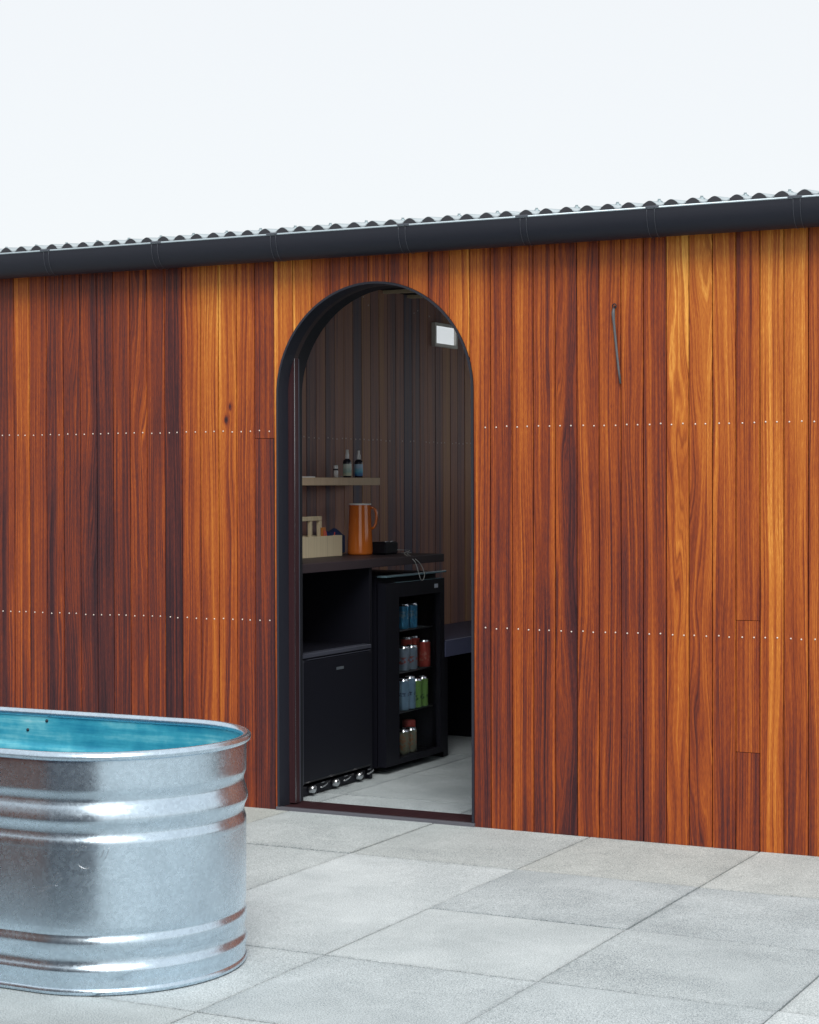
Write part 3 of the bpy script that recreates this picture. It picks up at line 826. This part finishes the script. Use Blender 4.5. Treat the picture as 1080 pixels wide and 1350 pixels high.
# wall light
wl = thing('wall_light', 'square framed bulkhead light glowing white, high on the left inside wall', 'light', (XW, 8.955, 2.03))
fy0, fy1, fz0, fz1 = py(574.5, XW + .022), py(604, XW + .022), 1.965, 2.085
frm = plain('light_frame', (.75, .74, .70), .45)
g = G(); t_ = .016; dp = .022
g.box(XW + .001, XW + dp, fy0, fy0 + t_, fz0, fz1); g.box(XW + .001, XW + dp, fy1 - t_, fy1, fz0, fz1)
g.box(XW + .001, XW + dp, fy0 + t_, fy1 - t_, fz0, fz0 + t_); g.box(XW + .001, XW + dp, fy0 + t_, fy1 - t_, fz1 - t_, fz1)
g.build('frame', frm, wl)
em = M('light_panel'); em.base((.8, .8, .8), .5); em.b.inputs['Emission Color'].default_value = (.90, .96, 1, 1); em.b.inputs['Emission Strength'].default_value = .26
G().box(XW + .001, XW + dp - .006, fy0 + t_ + .0005, fy1 - t_ - .016, fz0 + t_ + .0005, fz1 - t_ - .0005).build('diffuser', em.m, wl)

# shelf and the bottles on it
SX = -4.17
sh = G().cbox(XW + .003, SX, 6.90, 7.872, 1.262, 1.2965, .0012).build('wall_shelf', oak, origin=(SX, 7.4, 1.28)); sh.color = (.55, .55, .2, .3)
tag(sh, 'pale brown wooden shelf on the left inside wall holding bottles', 'shelf')
BX = -4.215; ZB = 1.2967
def label_mat(name, a, b, c):
    m = M(name); tc = m.n('ShaderNodeTexCoord').outputs['Object']; sp = m.n('ShaderNodeSeparateXYZ'); m.l(tc, sp.inputs[0])
    n = m.noise(tc, 70, 3, .6)
    f = m.math('MULTIPLY_ADD', m.math('SUBTRACT', n, .5), .03, sp.outputs[2])
    m.base(m.ramp(f, [(.010, a), (.028, b), (.05, c)]), .4); return m.m
dk_glass = plain('dark_bottle', (.02, .022, .035), .12)
def spray(px, label, lm, hb=.082):
    y_ = py(px, BX); t = thing('spray_bottle', label, 'bottle', (BX, y_, ZB)); c = (BX, y_, ZB)
    G().lathe([(.0001, 0.0005), (.018, .0005), (.0195, .003), (.0195, hb - .012), (.017, hb - .003), (.009, hb + .002), (.0085, hb + .006)], c, 22).build('bottle_body', dk_glass, t)
    G().lathe([(.0199, .008), (.0199, .062)], c, 22, a0=-2.2, a1=1.7).build('label', lm, t)
    G().lathe([(.0001, hb + .045), (.0062, hb + .045), (.0068, hb + .030), (.0088, hb + .022), (.0088, hb), (.0001, hb)], c, 16).build('spray_cap', white_p, t)
    return t
spray(458, 'dark spray bottle with a pale green label and white cap, middle of the shelf group', label_mat('green_cream_label', (.62, .66, .48), (.32, .50, .46), (.60, .68, .62)))
spray(473, 'dark spray bottle with a blue label and white cap, right of the shelf group', label_mat('blue_label', (.03, .12, .42), (.10, .45, .62), (.35, .50, .68)), .080)
y_ = py(443, BX); t = thing('small_jar', 'tiny white bottle with a black band, left of the two spray bottles', 'bottle', (BX, y_, ZB)); c = (BX, y_, ZB)
G().lathe([(.0001, .0005), (.0105, .0005), (.0110, .030), (.0085, .033)], c, 18).build('jar_body', white_p, t)
G().lathe([(.0108, .0335), (.0112, .0385), (.0095, .0395)], c, 18).build('band', dk_glass, t)
G().lathe([(.0095, .0396), (.0105, .044), (.0090, .056), (.0001, .0565)], c, 18).build('lid', white_p, t)
t = tag(G().cbox(SX - .07, SX - .012, 6.98, py(411, SX - .03), ZB, ZB + .0045, .0005).build('notepad', white_p, origin=(SX - .04, 7.1, ZB)), 'thin white card lying flat at the left end of the shelf', 'card')
g = G(); yy = py(449, SX - .02)
g.tube([(SX - .02 + .008 * math.cos(a), yy + .010 * math.sin(a), ZB + .002 + .004 * abs(math.sin(a))) for a in [2 * math.pi * k / 16 for k in range(17)]], .0015, 6)
tag(g.build('key_ring', galv_edge, origin=(SX - .02, yy, ZB)), 'small metal ring lying on the shelf between the tiny bottle and the spray bottle', 'ring')

# ---- on the worktop
ZT = .9467
jc = (-4.165, 7.668, ZT)
jug = thing('enamel_jug', 'tall amber enamel jug with a white rim on the worktop', 'jug', jc)
mj = M('amber_enamel'); tcj = mj.n('ShaderNodeTexCoord').outputs['Object']; spj = mj.n('ShaderNodeSeparateXYZ'); mj.l(tcj, spj.inputs[0])
nj = mj.noise(tcj, 14, 4, .6)
fj = mj.math('MULTIPLY_ADD', nj, .35, mj.math('MULTIPLY', spj.outputs[2], 2.2))
mj.base(mj.ramp(fj, [(.15, (.62, .165, .026)), (.75, (.54, .125, .020))]), .10); mj.b.inputs['Coat Weight'].default_value = .6
body = [(.0001, .0005), (.052, .0005), (.0575, .004), (.0582, .012), (.0565, .060), (.0535, .12), (.0505, .19), (.0493, .229)]
G().lathe(body, jc, 40).build('jug_body', mj.m, jug)
G().lathe([(.0470, .226), (.0500, .2262), (.0508, .2295), (.0500, .2325), (.0478, .2325), (.0470, .226)], jc, 40).build('rim', white_p, jug)
G().lathe([(.0475, .231), (.050, .02), (.0001, .01)], jc, 30).build('jug_lining', white_p, jug)
hd = Vector((rr.x, rr.y, 0)).normalized()
pth = []
for (o_, z_) in ((.048, .212), (.058, .214), (.068, .206), (.0735, .190), (.0745, .165), (.071, .140), (.063, .124), (.052, .118)):
    pth.append((jc[0] + hd.x * o_, jc[1] + hd.y * o_, jc[2] + z_))
gj = G(); gj.tube(pth, .0062, 10); gj.build('handle', mj.m, jug)

bx0, bx1, by0, by1 = -4.315, -4.190, 7.10, 7.545
tote = thing('wooden_caddy', 'pale plywood caddy with a raised handle on the worktop, left of the jug', 'caddy', (-4.25, 7.32, ZT))
def pw(g, name='side_panel', parent=tote):
    o = g.build(name, pale_wood, parent, origin=(-4.25, 7.32, ZT)); o.color = (.62, .62, .2, random.random()); return o
pw(G().cbox(bx1 - .009, bx1, by0, by1, ZT, ZT + .092, .0008)); pw(G().cbox(bx0, bx0 + .009, by0, by1, ZT, ZT + .092, .0008))
pw(G().cbox(bx0 + .0095, bx1 - .0095, by0, by0 + .009, ZT, ZT + .092, .0008), 'end_panel'); pw(G().cbox(bx0 + .0095, bx1 - .0095, by1 - .009, by1, ZT, ZT + .092, .0008), 'end_panel')
pw(G().box(bx0 + .0095, bx1 - .0095, by0 + .0095, by1 - .0095, ZT + .002, ZT + .008), 'base_panel')
hx = -4.255
hy = py(421, hx)
pw(G().cbox(hx - .009, hx + .009, by0 + .04, hy + .009, ZT + .158, ZT + .178, .002), 'handle_bar')
pw(G().cbox(hx - .0085, hx + .0085, hy - .010, hy + .0085, ZT + .0085, ZT + .1575, .001), 'handle_post')
pw(G().cbox(hx - .0075, hx + .0075, py(409, hx) - .010, py(409, hx) + .006, ZT + .0085, ZT + .1575, .001), 'handle_post')
og = plain('orange_tag', (.55, .20, .05), .5)
tag(G().cbox(hx + .012, hx + .024, py(421, hx) - .01, py(421, hx) + .018, ZT + .0085, ZT + .128, .002).build('orange_packet', og, origin=(hx + .018, py(421, hx), ZT + .01)), 'slim orange packet standing in the plywood caddy by its handle post', 'packet')
nv = plain('navy_cloth', (.012, .03, .11), .8)
g = G(); yn = py(436, -4.27)
b = 0; nu, nv_ = 14, 8
for i in range(nu + 1):
    for j in range(nv_ + 1):
        a = i / nu; c = j / nv_
        g.v.append((-4.30 + .07 * c, yn - .075 + .14 * a, ZT + .088 + .034 * math.sin(math.pi * c) ** .5 * (.75 + .25 * math.sin(9 * a + 3 * c)) * min(1, 6 * a, 6 * (1 - a))))
for i in range(nu):
    for j in range(nv_):
        g.quad([i * (nv_ + 1) + j, (i + 1) * (nv_ + 1) + j, (i + 1) * (nv_ + 1) + j + 1, i * (nv_ + 1) + j + 1], True)
bb = len(g.v)
g.cbox(-4.300, -4.230, yn - .075, yn + .065, ZT + .0085, ZT + .0885, .004)
tag(g.build('navy_pouch', nv, origin=(-4.27, yn, ZT + .01)), 'navy cloth pouch tucked in the right end of the plywood caddy', 'pouch')
rd = plain('red_plastic', (.62, .07, .06), .4)
for k, (dy, tilt, lb) in enumerate(((-.018, -.022, 'red straw leaning left in the plywood caddy'), (0, -.030, 'middle red straw crossing the others in the plywood caddy'), (.014, .030, 'red straw leaning right in the plywood caddy'))):
    yq = py(434, -4.21) + dy
    tag(G().tube([(-4.212 + .004 * k - .002, yq, ZT + .010), (-4.214 + .004 * k, yq + tilt, ZT + .118 - .006 * k)], .0022, 7).build('drinking_straw', rd, origin=(-4.21, yq, ZT + .01)), lb, 'straw', 'red straws in the caddy')

rx = -4.06
ry0, ry1 = py(505, rx), py(522, rx)
rad_ = thing('card_reader', 'small black box with silver buttons on the worktop, right of the jug', 'device', (rx, (ry0 + ry1) / 2, ZT))
G().cbox(rx - .06, rx + .012, ry0, ry1, ZT + .002, ZT + .058, .006).build('case', appliance, rad_)
for k in range(4):
    yk = ry0 + (ry1 - ry0) * (.25 + .19 * k)
    G().lathe([(.0001, .0045), (.0042, .004), (.0046, 0)], (rx - .004 - .006 * (k % 2), yk, ZT + .058), 10).build('button', galv_edge, rad_)
G().cbox(rx - .055, rx + .006, ry0 + .008, ry1 - .008, ZT, ZT + .0018, .0004).build('rubber_feet', black, rad_)
yk = py(497, -4.10)
tag(G().lathe([(.0001, .0005), (.006, .0005), (.0065, .014), (.0045, .020), (.0001, .021)], (-4.10, yk, ZT), 12).build('glass_stopper', galv_edge, origin=(-4.10, yk, ZT)), 'tiny shiny stopper between the jug and the black box', 'stopper')

# white cable that droops over the front of the worktop
def P(px, pyy, X):
    d = F + rr * ((px - 540) / 2535.27) - uu * ((pyy - 675) / 2535.27); t = X / d.x
    return (X, d.y * t, 1.27 + d.z * t)
def smooth(pts, n=6):
    out = []; V = [Vector(p) for p in pts]
    for i in range(len(V) - 1):
        p0 = V[max(i - 1, 0)]; p1 = V[i]; p2 = V[i + 1]; p3 = V[min(i + 2, len(V) - 1)]
        for t in range(n):
            u = t / n
            out.append(.5 * ((2 * p1) + (p2 - p0) * u + (2 * p0 - 5 * p1 + 4 * p2 - p3) * u * u + (3 * p1 - p0 - 3 * p2 + p3) * u ** 3))
    out.append(V[-1]); return out
cab = plain('grey_cable', (.42, .45, .45), .4)
Xc = XF + .012
c1 = [(rx + .010, ry1 - .010, ZT + .020), (-4.00, ry1 + .020, ZT + .016), (-3.93, P(541, 732, -3.90)[1], ZT + .010), P(545, 738, Xc - .004), P(549, 745, Xc), P(552.5, 757, Xc + .003), P(554.5, 763, Xc + .004), P(557, 765, Xc + .004),
      P(559, 762, Xc + .004), P(559.5, 756, Xc + .003), P(556, 746, Xc), P(549, 738, Xc - .004), (-3.925, P(541, 732, -3.90)[1] + .02, ZT + .008), (-4.00, ry1 + .035, ZT + .006), (-4.06, ry1 + .05, ZT + .003)]
tag(G().tube(smooth(c1), .0014, 6).build('cable_loop', cab, origin=(rx, ry1, ZT)), 'thin grey cable looping from the black box down over the worktop edge', 'cable')

# ================================================================ low timber store standing just outside the view on the left, mirrored in the tank side
cb = thing('timber_store', 'low dark red timber store beside the tank, seen only mirrored in its side', 'store', (-3.9, 2.2, 0))
x = -5.6
while x < -3.45:
    o = G().cbox(x + .002, x + .118, 2.700, 2.722, .03, .93, .001).build('boarding', teak, cb, origin=(x + .06, 2.72, .03)); o.color = (.46, .40, .2, random.random()); x += .12
G().cbox(x + .002, -2.285, 1.75, 2.735, .02, .94, .006).build('corner_panel', plain('slate_panel', (.022, .032, .060), .5), cb)
G().box(-5.6, x, 1.75, 2.698, .0, .94).build('store_body', backing, cb)
G().cbox(-5.65, -2.28, 1.70, 2.737, .942, .975, .005).build('store_lid', gutter_m, cb)

for o in bpy.data.objects:
    if '_wo' in o: del o['_wo']
